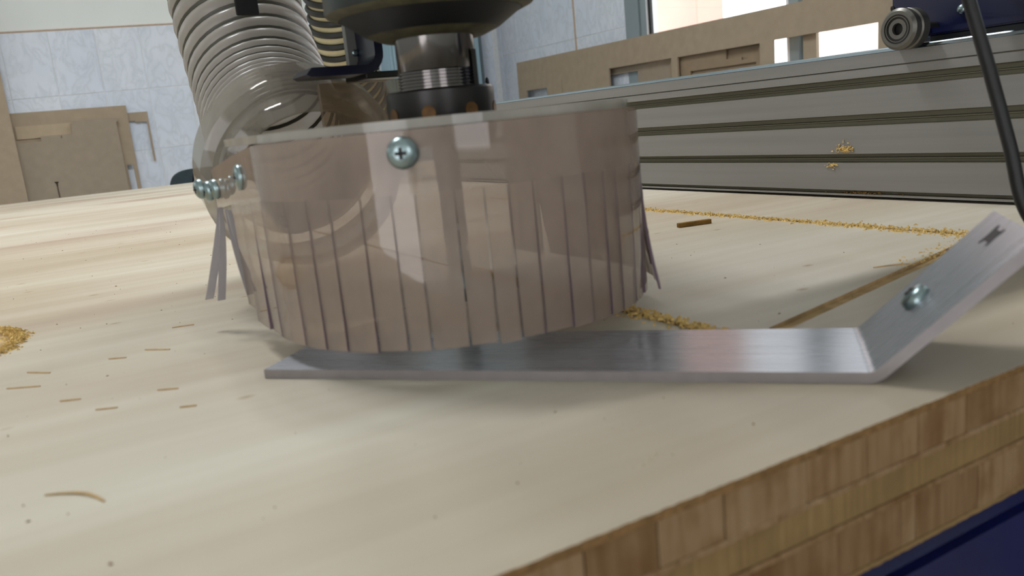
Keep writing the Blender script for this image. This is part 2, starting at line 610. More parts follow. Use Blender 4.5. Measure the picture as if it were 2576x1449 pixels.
# back wall with the window (faces -x)
WY0, WY1, WZ0, WZ1 = -506, 3228, 55, 1560
wall_back = structure('wall_back', panel('x', XW + 8, XW + 200, [(-2700, 4700, ZF, ZC)], [(WY0, WY1, WZ0, WZ1)]), M['plaster'])
structure('grout_bed', bx(XW + 3, XW + 9, WY1 + 2, YW + 8, ZF + 20, 774 + 4), M['grout'], wall_back)
ys = [4500 - 45] + [4455 - 198.5 * k for k in range(1, 7)] + [WY1 + 2]
ys = [4500] + ys
for k in range(5):
    for b, a in zip(ys[:-1], ys[1:]):
        if b - a > 12:
            wall_tile(wall_back, 'x', a + 1.5, b - 1.5, 772.5 - 298 * k, 295, XW)
structure('stained_grout_line', bx(XW - 0.6, XW + 4, 3646, 3662, 200, 774), M['rust'], wall_back)

structure('wall_right', panel('y', -2700, -2505, [(-2700, 2705, ZF, ZC)], [(-900, 100, 0, 1300)]), M['plaster'])
structure('wall_front', panel('x', -2700, -2505, [(-2700, 4700, ZF, ZC)], [(-2350, -800, ZF, 1200), (2900, 3900, 700, 1600)]), M['plaster'])

# window_1 : wide sliding window, aluminium frame, set in the back wall
w1 = structure('window_1', panel('x', XW + 2, XW + 90, [(WY0, WY1, WZ0, WZ1)], [(WY0 + 60, WY1 - 100, WZ0 + 25, WZ1 - 60)]), M['frame'])
sash_edges = [WY0 + 60, 700, 2200, WY1 - 102]
for i, (a, b) in enumerate(zip(sash_edges[:-1], sash_edges[1:])):
    dx = 12 if i % 2 == 0 else 40
    s = structure('sash', panel('x', XW + dx, XW + dx + 26, [(a, b, WZ0 + 26, WZ1 - 61)], [(a + 46, b - 48, WZ0 + 62, WZ1 - 110)]), M['frame'], w1)
    structure('bead', panel('x', XW + dx - 2, XW + dx + 6, [(a + 44, b - 46, WZ0 + 60, WZ1 - 108)], [(a + 56, b - 54, WZ0 + 68, WZ1 - 118)]), M['white_line'], s)
    if i == 2:
        structure('gasket', bx(XW + dx + 4, XW + dx + 18, b - 70, b - 50, WZ0 + 64, WZ1 - 112), M['gasket'], s)
    structure('pane', bx(XW + dx + 9, XW + dx + 14, a + 50, b - 52, WZ0 + 66, WZ1 - 114), M['glass'], s)

# ceiling tube lights, above the frame
def ceiling_light(x, y, watts, label):
    r = root('ceiling_light', (x, y, ZC - 90), label, 'ceiling light', 'ceiling tube lights')
    obj('lamp_body', bx(x - 620, x + 620, y - 70, y + 70, ZC - 40, ZC, bevel=6), M['white_line'], r)
    for dy in (-35, 35):
        t = bmesh.new(); tube(t, [(x - 590, y + dy, ZC - 62), (x + 590, y + dy, ZC - 62)], 13, 14)
        obj('tube', t, M['tube'], r, smooth=True)
    l = bpy.data.lights.new('tube_light', 'AREA'); l.shape = 'RECTANGLE'; l.size, l.size_y = 1.18, 0.14
    l.energy = watts; l.color = (0.96, 0.98, 1.0)
    o = bpy.data.objects.new('tube_light', l); o.parent = r
    o.location = (0, 0, -0.005); COL.objects.link(o)


ceiling_light(50, 1450, 66, 'twin tube ceiling light above the middle of the board')

# outside
tag(obj('yard', bx(2720, 14000, -9000, 14000, ZF - 150, ZF - 50), M['yard']), 'pale concrete yard outside the workshop window', 'ground')
hs = root('pink_wall', (4125, 6900, ZF - 50), 'pink rendered yard wall seen through the left edge of the window', 'wall')
obj('wall_body', bx(4000, 4250, 4360, 9500, ZF - 49, 3400, bevel=8), M['pink'], hs)
obj('coping', bx(3970, 4280, 4340, 9500, 3400, 3470, bevel=8), M['yard'], hs)
bw = root('boundary_wall', (11000, 0, ZF - 50), 'white rendered boundary wall far across the yard', 'wall')
obj('wall_body', bx(10900, 11100, -8000, 9000, ZF - 49, 1900), M['white_wall'], bw)
obj('coping', bx(10860, 11140, -8000, 9000, 1900, 1960, bevel=10), M['yard'], bw)

# ================================================================== MACHINE BED AND SHEETS
BY0, BY1, BX0, BX1 = 152, 2770, -330, 1000
bed = root('machine_bed', (335, 1460, ZF), 'blue painted steel machine bed under the wooden sheets, bottom right corner', 'machine')
obj('side_beam', bx(BX0 - 60, BX1 + 400, 150, 300, -170, -48.4, bevel=7, seg=3), M['bed_blue'], bed)
obj('side_beam', bx(BX0 - 60, BX1 + 400, BY1 - 190, BY1 - 40, -170, -48.4, bevel=7, seg=3), M['bed_blue'], bed)
for x in (BX0 - 55, 330, BX1 + 300):
    obj('cross_beam', bx(x, x + 90, 300, BY1 - 190, -160, -48.4, bevel=5, seg=2), M['bed_blue'], bed)
for x in (BX0 - 50, BX1 + 290):
    for y in (160, BY1 - 180):
        lg = obj('leg', bx(x, x + 100, y, y + 100, ZF + 20, -168, bevel=5, seg=2), M['bed_blue'], bed)
        obj('foot_plate', bx(x - 20, x + 120, y - 20, y + 120, ZF, ZF + 20, bevel=3), M['black'], lg)

# jagged front edge of a sheet, sampled along x
def ragged_sheet(z0, z1, y0=BY0, jit=0.22, step=1.5):
    bm = bmesh.new()
    n = int((BX1 - BX0) / step)
    poly = []
    for i in range(n + 1):
        x = BX0 + (BX1 - BX0) * i / n
        poly.append((x, y0 + (random.uniform(-jit, jit) if -20 < x < 420 else 0)))
    poly += [(BX1, BY1), (BX0, BY1)]
    return prism(bm, poly, 'z', z0, z1)


def cores(parent, z0, z1, joints):
    xsj = list(joints)
    while xsj[-1] < BX1 - 30:
        xsj.append(xsj[-1] + random.uniform(22, 32))
    while xsj[0] > BX0 + 30:
        xsj.insert(0, xsj[0] - random.uniform(22, 32))
    xsj[0], xsj[-1] = BX0, BX1
    for a, b in zip(xsj[:-1], xsj[1:]):
        obj('core_strip', bx(a + 0.25, b - 0.25, BY0 + random.uniform(-0.25, 0.3), BY1, z0, z1, bevel=0.25), M['core'], parent)


top = root('blockboard', (335, 1461, -18), 'pale routed blockboard sheet on top of the stack, its strip core showing', 'board')
tvb = ragged_sheet(-2.6, 0)
tvb.normal_update()
for f in tvb.faces:
    if abs(f.normal.z) < 0.5:
        f.material_index = 2
tv = obj('face_veneer', tvb, [M['veneer'], M['groove'], M['veneer_edge']], top)
cores(top, -16.2, -2.6, [72, 95, 118, 141, 173, 200, 225, 250, 276, 300])
obj('back_veneer', ragged_sheet(-18, -16.2, jit=0.2), M['core'], top)


def bar_between(p, q, w, z0, z1):
    p, q = Vector(p), Vector(q)
    d = (q - p).normalized(); n = Vector((-d.y, d.x)) * (w / 2)
    bm = bmesh.new()
    return prism(bm, [tuple(p + n), tuple(q + n), tuple(q - n), tuple(p - n)], 'z', z0, z1)


def slot_bm(cx, cy, hx, r, z0, z1):
    bm = bmesh.new()
    pts = []
    for k in range(25):
        a = -math.pi / 2 + math.pi * k / 24
        pts.append((cx + hx + r * math.cos(a), cy + r * math.sin(a)))
    for k in range(25):
        a = math.pi / 2 + math.pi * k / 24
        pts.append((cx - hx + r * math.cos(a), cy + r * math.sin(a)))
    return prism(bm, pts, 'z', z0, z1)


bool_cut(tv, [(bar_between((505, 297), (505, 960), 5, -2.2, 4), M['groove']),
              (bar_between((507.5, 299.0), (241, 241.0), 8.5, -2.2, 4), M['groove']),
              (bar_between((241, 238.5), (241, 960), 5, -2.2, 4), M['groove']),
              (slot_bm(-125, 568, 10, 78, -2.2, 4), M['groove'])])

mid = tag(obj('mdf_sheet', ragged_sheet(-28.2, -18.1, y0=BY0 + 0.6, jit=0.15), M['mdf_edge']),
          'thin plain brown MDF sheet sandwiched between the two blockboards', 'board')
low = root('blockboard', (335, 1461, -48.3), 'lower blockboard sheet under the MDF, resting on the blue bed', 'board')
obj('face_veneer', ragged_sheet(-30.2, -28.3, jit=0.2), M['core'], low)
cores(low, -46.4, -30.2, [150, 186, 217, 224, 258, 284, 306])
obj('back_veneer', ragged_sheet(-48.3, -46.4, jit=0.2), M['mdf_edge'], low)

# ================================================================== GANTRY
GK = 1.125
GF = Matrix.Translation((0, 0, 0.102 * (1 - GK))) @ Matrix.Diagonal((GK, GK, GK, 1))
gantry = root('gantry_beam', (630, 800, 2), 'long grooved aluminium extrusion beam behind the dust shoe, with steel rail', 'machine beam')
prof = [(560, 13.5), (560, 15), (566, 15.3), (566, 17.5), (560, 18.0), (560, 40), (567, 40.6), (567, 42.6), (564.5, 43.0), (564.5, 43.8),
        (568, 44.2), (568, 46.6), (560, 47.4), (560, 69), (567, 69.6), (567, 72.4), (564.5, 72.9), (564.5, 73.6), (568, 74.2), (568, 77.4), (560, 78.2),
        (560, 98), (567, 98.6), (567, 101.2), (564.5, 101.6), (564.5, 102.2), (568, 102.7), (568, 105.6), (560, 106.4),
        (560, 112.6), (562, 112.8), (562, 113.4), (560, 113.6), (560, 123.2), (660, 123.2), (660, 13.5)]
bmg = bmesh.new()
prism(bmg, prof, 'y', 60, 1240)
for f in bmg.faces:
    cx = sum(v.co.x for v in f.verts) / len(f.verts)
    if 561.5 < cx < 569:
        f.material_index = 1
obj('extrusion', bmg, [M['alu'], M['alu_slot']], gantry, frame=GF)
obj('end_plate', bx(552, 668, 1240, 1248, 10, 130, bevel=1.5), M['blue'], gantry, frame=GF)
obj('rail', bx(566, 584, 62, 1238, 123.2, 126.6, bevel=0.8), M['rail'], gantry, frame=GF)
obj('support_column', bx(540, 680, -40, 58, -420, 330, bevel=6, seg=2), M['blue'], gantry, frame=GF)
obj('guide_block', bx(630, 740, 65.4, 149.6, -150, -70, bevel=3), M['black_oxide'], gantry)

car = root('gantry_carriage', (670, 270, 129), 'navy blue carriage plate standing above the beam, top right corner', 'machine carriage')
obj('plate', bx(588, 600, 58, 424, 128, 196, bevel=2.5, seg=2), M['blue'], car, frame=GF)
obj('ledge_bar', bx(576, 588, 58, 392, 131.5, 136.5, bevel=1.2, seg=2), M['blue'], car, frame=GF)
obj('gap_shade_block', bx(580, 604, 58, 386, 126.6, 131.5, bevel=0.6), M['black'], car, frame=GF)  # black block added for the dark gap between ledge and beam
for y, z in ((366, 147), (319, 145)):
    b_ = obj('bolt', screw_bm((588, y, z), (-1, 0, 0), 3.6, 3.4), M['zinc'], car, smooth=True, frame=GF)
bmr = bmesh.new()
RC = (545, 388, 137.6)
lathe(bmr, [(4.2, 3), (4.2, 0.6), (8.6, 0.6), (8.6, 0), (12.6, 0), (14.6, 2), (14.6, 6), (13.6, 7), (13.6, 9), (14.6, 10), (14.6, 17), (8, 17), (8, 3)], RC, (1, 0, 0), 44)
rl = obj('guide_roller', bmr, M['worn_steel'], car, label='dull steel guide roller', smooth=True, frame=GF)
obj('roller_shield', lathe(bmesh.new(), [(4.2, 0.7), (4.2, 1.4), (10.2, -0.3), (10.2, 2), (4.2, 2)], RC, (1, 0, 0), 40), M['black_oxide'], rl, smooth=True, frame=GF)
obj('roller_axle', lathe(bmesh.new(), [(0, 4), (4.2, 4), (4.2, 44), (0, 44)], RC, (1, 0, 0), 24), M['black'], rl, smooth=True, frame=GF)
obj('grease_nipple', lathe(bmesh.new(), [(0, 4), (1.0, 3.6), (1.7, 2), (1.7, -3), (0, -3)], (549, 393.5, 151), (0, 0.35, 1), 14), M['black_oxide'], rl, smooth=True, frame=GF)
obj('slide_block', bx(224, 661, 350, 398, 192, 240, bevel=3, seg=2), M['navy'], car)
arm_bm = bx(226, 300, 398, 441, 225, 245)
box(arm_bm, 120, 300, 441, 600, 225, 245, bevel=2)
obj('slide_arm', arm_bm, M['navy'], car)

# ================================================================== SPINDLE
SX, SY = 172, 372
sp = root('spindle', (SX, SY, 92), 'dark machine spindle hanging down above the clear dust shoe', 'spindle')
O = (SX, SY, 0)
obj('housing', lathe(bmesh.new(), [(0, 300), (50.5, 300), (50.5, 158), (50, 156.6)], O, n=72), M['spindle'], sp, smooth=True)
obj('bearing_cap', lathe(bmesh.new(), [(50, 156.8), (49.6, 156.2), (44.3, 154.0), (43.6, 154.4), (43.6, 160), (49, 160)], O, n=72), M['dusty_ring'], sp, smooth=True,
    label='chamfered cap edge dulled by dust')
obj('nose_cone', lathe(bmesh.new(), [(43.8, 156), (43.8, 154.0), (42, 152.8), (33, 146.6), (31.5, 146.0), (31.5, 156)], O, n=72), M['black'], sp, smooth=True)
obj('nose_lip', lathe(bmesh.new(), [(31.8, 147), (31.6, 146.0), (25, 143.3), (19.6, 143.3), (19.6, 150)], O, n=64), M['dusty_ring'], sp, smooth=True)
obj('shaft', lathe(bmesh.new(), [(19.2, 157), (19.2, 128.4), (18.4, 127.4), (0, 127.4)], O, n=64), M['steel'], sp, smooth=True, label='polished steel shaft')
pth = [(0, 128)]
z = 127.6
while z > 117:
    pth += [(19.7, z), (19.7, z - 0.5), (18.7, z - 0.85), (18.7, z - 1.15)]
    z -= 1.5
pth.append((0, 116))
obj('threaded_neck', lathe(bmesh.new(), pth, O, n=64), M['steel'], sp, smooth=True)
nut = obj('collet_nut', lathe(bmesh.new(), [(19, 119.2), (25.6, 119.2), (26.6, 118.2), (26.6, 97), (24, 93), (8.2, 92), (8.2, 117), (19, 117)], O, n=64), M['black_oxide'], sp, smooth=True,
          label='round black collet nut with spanner holes')
for k in range(8):
    a = math.radians(-128 + 45 * k)
    d = Vector((math.cos(a), math.sin(a), 0))
    obj('spanner_hole', lathe(bmesh.new(), [(0, 26.7), (2.6, 26.75), (3.4, 26.9), (3.4, 22), (0, 22)], Vector(O) + Vector((0, 0, 108)), d, 18), M['brass'], nut, smooth=True)
obj('key_slot_shade', bx(SX + 11.2, SX + 13.6, SY - 16.6, SY - 13.6, 117, 136), M['black_oxide'], sp)  # thin dark block standing in for the shade of a slot

bit = root('router_bit', (SX, SY, 11), 'steel router bit under the spindle, seen dimly through the clear curtain', 'router bit')
obj('shank', lathe(bmesh.new(), [(0, 106), (6, 106), (6, 52), (0, 52)], O, n=32), M['steel'], bit, smooth=True)
bmf = bmesh.new()
seg = 40
prev = None
for i in range(seg + 1):
    zz = 53 - 41 * i / seg
    ang = 2.6 * math.pi * i / seg
    ring = []
    for k in range(24):
        t = 2 * math.pi * k / 24
        r = 6.2 - 3.0 * max(0, math.cos(2 * (t - ang))) ** 2
        ring.append(bmf.verts.new((SX + r * math.cos(t), SY + r * math.sin(t), zz)))
    if prev:
        for k in range(24):
            bmf.faces.new((prev[k], prev[(k + 1) % 24], ring[(k + 1) % 24], ring[k]))
    else:
        bmf.faces.new(ring)
    prev = ring
bmf.faces.new(prev)
obj('flutes', bmf, M['zinc'], bit, smooth=True)

# ================================================================== DUST SHOE
shoe = root('dust_shoe', (SX, 420, 12), 'clear dust shoe with fringed plastic curtain around the router bit', 'dust shoe')
RO = 95.0
Y_END = 482.0


def outline(s, r=RO):
    """arc length along the open front outline, from the left rear end; returns point and outward normal"""
    straight = Y_END - SY
    arc = math.pi * RO
    if s < straight:
        return Vector((SX - r, Y_END - s, 0)), Vector((-1, 0, 0))
    if s < straight + arc:
        a = math.pi + (s - straight) / RO
        n = Vector((math.cos(a), math.sin(a), 0))
        return Vector((SX, SY, 0)) + n * r, n
    return Vector((SX + r, SY + (s - straight - arc), 0)), Vector((1, 0, 0))


TOTAL = 2 * (Y_END - SY) + math.pi * RO


def rim_z(s):
    """the sheet sags a little towards its left rear end"""
    st = Y_END - SY
    return 101.6 - 11.5 * max(0.0, 1 - s / (st * 1.15)) ** 1.3


def sheet(bm, s0, s1, zfun0, zfun1, th=1.2, off=lambda s, t: 0.0, ns=4, nz=4, edge_mat=1, slide=lambda t: 0.0, caps=('top', 'low'), gap=0.0):
    """curved strip between two heights with thickness; zfun(s) -> z, off(s,t) outward offset, t = 0 top .. 1 bottom"""
    g = {}
    for i in range(ns + 1):
        s = s0 + (s1 - s0) * i / ns
        for j in range(nz + 1):
            t = j / nz
            p, n = outline(s + slide(t) - gap * t * (2 * i / ns - 1))
            z0_, z1_ = zfun0(s), zfun1(s)
            q = p + n * off(s, t)
            q.z = z0_ + (z1_ - z0_) * t
            g[i, j, 0] = bm.verts.new(q)
            g[i, j, 1] = bm.verts.new(q - n * th)
    def face(*k, m=0):
        f = bm.faces.new([g[x] for x in k]); f.material_index = m; f.smooth = (m == 0)
    for i in range(ns):
        for j in range(nz):
            face((i, j, 0), (i + 1, j, 0), (i + 1, j + 1, 0), (i, j + 1, 0))
            face((i, j, 1), (i, j + 1, 1), (i + 1, j + 1, 1), (i + 1, j, 1))
    for j in range(nz):
        face((0, j, 0), (0, j + 1, 0), (0, j + 1, 1), (0, j, 1), m=edge_mat)
        face((ns, j, 0), (ns, j, 1), (ns, j + 1, 1), (ns, j + 1, 0), m=edge_mat)
    for i in range(ns):
        if 'top' in caps:
            face((i, 0, 0), (i, 0, 1), (i + 1, 0, 1), (i + 1, 0, 0), m=0)
        if 'low' in caps:
            face((i, nz, 0), (i + 1, nz, 0), (i + 1, nz, 1), (i, nz, 1), m=0)
    return bm


# top plate: a clear acrylic stadium with a hole for the nut
pts = []
for k in range(49):
    a = math.pi + math.pi * k / 48
    pts.append((SX + 91 * math.cos(a), SY + 91 * math.sin(a)))
for k in range(25):
    a = math.pi * k / 24
    pts.append((SX + 91 * math.cos(a), 448 + 24 * math.sin(a) ** 0.5))
bmp = bmesh.new()
prism(bmp, pts, 'z', 101.8, 105.6)
plate = obj('top_plate', bmp, M['acrylic'], shoe)
hole = bmesh.new()
lathe(hole, [(0, 95), (33, 95), (33, 112), (0, 112)], O, n=48)
bool_cut(plate, [(hole, M['acrylic'])])
for f in plate.data.polygons:
    f.use_smooth = False

# upper band of the curtain
SLIT = lambda s: 77.0 - 10.0 * max(0.0, 1 - s / 110.0) ** 1.5
obj('curtain_band', sheet(bmesh.new(), 0, TOTAL, rim_z, SLIT, 1.2, ns=110, nz=4, edge_mat=0, caps=('top',)), [M['strip'], M['strip_edge']], shoe)

# cut strips
s = 44.0
idx = 0
rs = random.Random(4)
while s < TOTAL - 2:
    w = rs.uniform(9.5, 15.5) if 130 < s < TOTAL - 100 else rs.uniform(20, 27)
    s1 = min(s + w, TOTAL)
    lift = rs.uniform(-0.2, 0.3)
    flare = rs.uniform(-0.6, 0.3)
    if TOTAL - 190 < s < TOTAL - 60:
        flare += 7.0
    twist = rs.uniform(-0.025, 0.025)
    drop = rs.uniform(-0.6, 0.6)
    mids = (s + s1) / 2
    base = 13.5 + (6.0 if s < 60 else 0.0)
    sl = rs.uniform(-0.15, 0.3)
    obj('curtain_strip',
        sheet(bmesh.new(), s + 0.03, s1 - 0.03, lambda q: SLIT(q), lambda q: base + drop, 1.2,
              off=lambda q, t: (lift + twist * (q - mids)) * (3 - 2 * t) * t * t + flare * t * t, ns=3, nz=6, slide=lambda t: sl * t, caps=('low',), gap=0.5),
        [M['strip'], M['strip_edge']], shoe)
    s = s1
    idx += 1

# four narrow strips splayed apart at the left rear end
for (y0, dx, dy, w) in ((476, -13, 4, 4.6), (470, -8, 0, 4.2), (455, 5, -4, 3.6), (447, 9, -8, 4.6)):
    bm = bmesh.new()
    g = []
    for j in range(6):
        t = j / 5
        e = t ** 1.3
        zz = 69 - 51 * t
        ww = w * (0.45 + 0.55 * min(1, t * 2))
        p = Vector((SX - RO - 0.3 + dx * e, y0 + dy * e, zz))
        g.append([bm.verts.new(p + Vector((ox, oy, 0))) for ox, oy in ((-ww / 2, 0.6), (-ww / 2, -0.6), (ww / 2, -0.6), (ww / 2, 0.6))])
    for p, q in zip(g[:-1], g[1:]):
        for k in range(4):
            f = bm.faces.new((p[k], p[(k + 1) % 4], q[(k + 1) % 4], q[k]))
            f.material_index = 1 if k == 2 else 0
    bm.faces.new(g[0]); bm.faces.new(g[-1])
    obj('curtain_strip', bm, [M['strip_bent'], M['strip_edge']], shoe, label='narrow curtain strip bent away from the rest')

# clear upright that ties the plate to the bracket above
obj('hood_panel', bx(140, 224, 466, 469, 105.6, 131.8, bevel=0.5), M['hood'], shoe, label='brownish dusty clear upright below the bracket')

# screws through the band
def on_outline(target_s, z, r, h):
    p, n = outline(target_s)
    p.z = z
    screw(shoe, p + n * 0.2, n, r, h)


# port collar: clear stepped ring that takes the hose, axis running back and up
PC = Vector((141, 535, 86))
PN = Vector((0.04, 0.93, 0.36)).normalized()
obj('port_collar', lathe(bmesh.new(), [(50, -40), (57, -34), (58.5, -20), (64.5, -16), (65.5, 6), (63, 7.5), (60.5, 6), (59.5, -13), (55, -18), (53.5, -33), (48, -38)], PC, PN, 72, closed=True),
    M['collar'], shoe, smooth=True, label='clear stepped collar holding the hose')
nutp = [(69.5, 478, 80.5), (73.2, 474, 79), (76, 470, 79.8)]
for q in nutp:
    screw(shoe, q, (-0.97, -0.18, -0.1), 5.6, 3.6)

# front screws: find the outline positions that face the camera
def s_of(x, y):
    best = min((k * 0.5 for k in range(int(TOTAL * 2))), key=lambda q: (outline(q)[0] - Vector((x, y, 0))).length)
    return best


on_outline(s_of(118, 294), 93, 6.3, 4.6)
on_outline(s_of(77, 404), 87, 6.2, 2.4)
on_outline(s_of(264, 346), 95, 6.2, 4.6)

# ================================================================== HOSES
def bez_path(P, n):
    out = []
    P = [Vector(p) for p in P]
    # chained Catmull-Rom through the points
    for i in range(len(P) - 1):
        p0 = P[max(i - 1, 0)]; p1 = P[i]; p2 = P[i + 1]; p3 = P[min(i + 2, len(P) - 1)]
        for k in range(n):
            t = k / n
            out.append(0.5 * ((2 * p1) + (p2 - p0) * t + (2 * p0 - 5 * p1 + 4 * p2 - p3) * t * t + (3 * p1 - p0 - 3 * p2 + p3) * t ** 3))
    out.append(P[-1])
    return out


def hose(root_o, path, pitch_fun, R, bulge, wire_r, shell_mat, wire_mat, n=40, sub=8, wire_flat=1.0):
    # resample the path so that every pitch gets `sub` rings
    L = [0.0]
    for a, b in zip(path[:-1], path[1:]):
        L.append(L[-1] + (b - a).length)
    def at(l):
        l = min(max(l, 0), L[-1])
        lo, hi = 0, len(L) - 1
        while hi - lo > 1:
            m_ = (lo + hi) // 2
            if L[m_] <= l: lo = m_
            else: hi = m_
        f = (l - L[lo]) / max(L[hi] - L[lo], 1e-9)
        return path[lo].lerp(path[hi], f)
    l, phase, sam, ph = 0.0, 0.0, [], []
    while l < L[-1]:
        sam.append(at(l)); ph.append(phase)
        st = pitch_fun(l) / sub
        l += st; phase += 1.0 / sub
    fr = frames(sam)
    bm = bmesh.new()
    prev = None
    for (p, a, b, t), q in zip(fr, ph):
        ring = []
        for k in range(n):
            th = 2 * math.pi * k / n
            u = (q - k / n) % 1.0
            r = R - bulge + bulge * abs(math.sin(math.pi * u)) ** 0.7
            ring.append(bm.verts.new(p + (a * math.cos(th) + b * math.sin(th)) * r))
        if prev:
            for k in range(n):
                bm.faces.new((prev[k], prev[(k + 1) % n], ring[(k + 1) % n], ring[k]))
        prev = ring
    obj('hose_wall', bm, shell_mat, root_o, smooth=True)
    # the spiral lies in the valleys, one turn per pitch
    wp, wn, wt = [], [], []
    turns = int(ph[-1]) - 1
    for i in range(turns * n):
        q = i / n
        th = 2 * math.pi * (i % n) / n
        x = q * sub
        j = min(int(x), len(fr) - 2)
        f = x - j
        p0, a0, b0, t0 = fr[j]; p1, a1, b1, t1 = fr[j + 1]
        p = p0.lerp(p1, f); a = a0.lerp(a1, f); b = b0.lerp(b1, f)
        rad = (a * math.cos(th) + b * math.sin(th)).normalized()
        wp.append(p + rad * (R - bulge + 0.75 * wire_r)); wn.append(rad); wt.append(t0)
    bm = bmesh.new()
    prev = None
    for p, r_, t_ in zip(wp, wn, wt):
        ring = [bm.verts.new(p + r_ * wire_r * math.cos(2 * math.pi * k / 6) + t_ * wire_r * wire_flat * math.sin(2 * math.pi * k / 6)) for k in range(6)]
        if prev:
            for k in range(6):
                bm.faces.new((prev[k], prev[(k + 1) % 6], ring[(k + 1) % 6], ring[k]))
        prev = ring
    obj('spiral_wire', bm, wire_mat, root_o, smooth=True, label='dark spiral reinforcement')


h1 = root('suction_hose', (141, 535, 20), 'thick grey ribbed suction hose rising from the clear dust shoe', 'hose')
P1 = [PC - PN * 2, PC + PN * 25, (147, 606, 112), (151, 645, 138), (152, 680, 180), (150, 706, 240), (140, 735, 330), (130, 770, 520), (120, 800, 900), (120, 800, 1500), (120, 800, 2100)]
hose(h1, bez_path(P1, 12), lambda l: 8.5 if l < 40 else (8.5 + (l - 40) * 0.075 if l < 160 else 17.5), 51, 4.0, 1.7, M['hose'], M['wire'])
obj('ceiling_flange', lathe(bmesh.new(), [(50, 2080), (70, 2080), (70, 2100), (0, 2100)], (120, 800, 0), n=40), M['grey_paint'], h1, smooth=True)

h2 = root('suction_hose', (560, 1600, 0), 'yellowish black-banded hose further back beside the spindle', 'hose')
P2 = [(860, 2500, 60), (800, 2250, 60), (740, 1960, 68), (630, 1720, 120), (543, 1600, 250), (517, 1540, 350), (488, 1480, 480), (450, 1450, 800), (440, 1440, 1400), (440, 1440, 2100)]
hose(h2, bez_path(P2, 12), lambda l: 20.5, 51, 3.0, 5.6, M['hose_yellow'], M['wire_black'], n=36, sub=6, wire_flat=1.1)

# ================================================================== BRACKET, STRAP, CABLE
br = root('shoe_bracket', (165, 480, 134), 'navy bent steel bracket holding the dust shoe beside the spindle', 'bracket')
arc_o, arc_i = [], []
prof = [(131, 136.4), (134.5, 140.0), (166, 140.0)]
for k in range(7):
    a = -math.pi / 2 + math.pi / 2 * k / 6
    prof.append((166 + 6.5 * math.cos(a), 146.5 + 6.5 * math.sin(a)))
prof += [(172.5, 224.9), (177.5, 224.9)]
for k in range(7):
    a = 0 - math.pi / 2 * k / 6
    prof.append((166 + 11.5 * math.cos(a), 146.5 + 11.5 * math.sin(a)))
prof += [(134, 135.0)]
bmb = bmesh.new()
prism(bmb, prof, 'y', 455, 485)
obj('bent_plate', bmb, M['navy'], br)
obj('lower_tab', bx(168, 192, 462, 500, 132.6, 136.4, bevel=0.6), M['black_oxide'], br)
gp = obj('backing_plate', bx(166, 186, 485, 489, 139, 224.9, bevel=0.8), M['grey_paint'], br)
obj('screw', screw_bm((171, 485, 149.5), (0, -1, 0), 2.0, 1.5), M['zinc'], gp, smooth=True)

st = bmesh.new()
spts = [(130, 566, 226), (130, 566, 195), (130.2, 566.5, 184.5)]
box(st, 122.6, 137.4, 565, 567.2, 184.8, 224.9, bevel=0.6)
tag(obj('hose_strap', st, M['black_soft']), 'short black strap end hanging in front of the grey hose', 'strap')

cb = bmesh.new()
tube(cb, bez_path([(420, 300, 420), (420, 285, 250), (420, 269, 175), (420, 258.5, 139), (420, 247.5, 104), (420, 236, 65), (420, 226, 30), (424, 205, 8), (434, 172, 5.5), (443, 150, 5), (449, 139, -6), (452, 136, -40), (470, 110, -260)], 10), 3.3, 14)
tag(obj('power_cable', cb, M['black'], smooth=True), 'black cable hanging across the grooved beam at the right edge', 'cable')

# ================================================================== BENT FLAT BAR
u = Vector((0.68, -0.733, 0)).normalized()
nn = Vector((-u.y, u.x, 0))                    # across the bar, away from the camera
A = Vector((64.5, 356.5, 0))
F = Vector((231.8, 173.3, 0))
LEN = (F - A).length
phi = math.radians(43.5)
W, T, LL = 57.3, 4.0, 66.5
bar = root('bent_flat_bar', tuple((A + F) / 2), 'bent aluminium flat bar lying under the dust shoe, right end turned up', 'bar')
frm = Matrix.Identity(4)
for r_ in range(3):
    frm[r_][0], frm[r_][1], frm[r_][2], frm[r_][3] = u[r_], nn[r_], (0, 0, 1)[r_], A[r_] * S
RB = 5.0                                       # inner bend radius
tan_ = RB * math.tan(phi / 2)
lower, upper = [(0, 0)], [(0, T)]
for k in range(9):
    a = phi * k / 8
    cx_, cz_ = LEN - tan_, T + RB
    upper.append((cx_ + RB * math.sin(a), cz_ - RB * math.cos(a)))
    lower.append((cx_ + (RB + T) * math.sin(a), cz_ - (RB + T) * math.cos(a)))
e_ = Vector((math.cos(phi), math.sin(phi)))
up_n = Vector((-math.sin(phi), math.cos(phi)))
tip = Vector((LEN, T)) + e_ * LL
upper.append(tuple(tip)); lower.append(tuple(tip - up_n * T))
bmb = bmesh.new()
prism(bmb, lower + upper[::-1], 'y', 0, W)
bmesh.ops.recalc_face_normals(bmb, faces=bmb.faces)
for f in bmb.faces:
    n_ = f.normal
    f.material_index = 1 if (abs(n_.y) > 0.9 or n_.x < -0.95 or (n_.x > 0.6 and n_.z > 0.6 and f.calc_area() < 300)) else 0
    f.smooth = abs(n_.y) < 0.5 and f.calc_area() < W * 4
uvl = bmb.loops.layers.uv.new('brush')
for f in bmb.faces:
    for lp_ in f.loops:
        lp_[uvl].uv = (lp_.vert.co.x * 0.01, lp_.vert.co.y * 0.01)
bar_o = obj('bent_strip', bmb, [M['bar'], M['bar_edge']], bar, frame=frm)


def leg_pt(l, w, h=0.0):
    q = Vector((LEN, T)) + e_ * l + up_n * h
    return Vector((q.x, w, q.y))


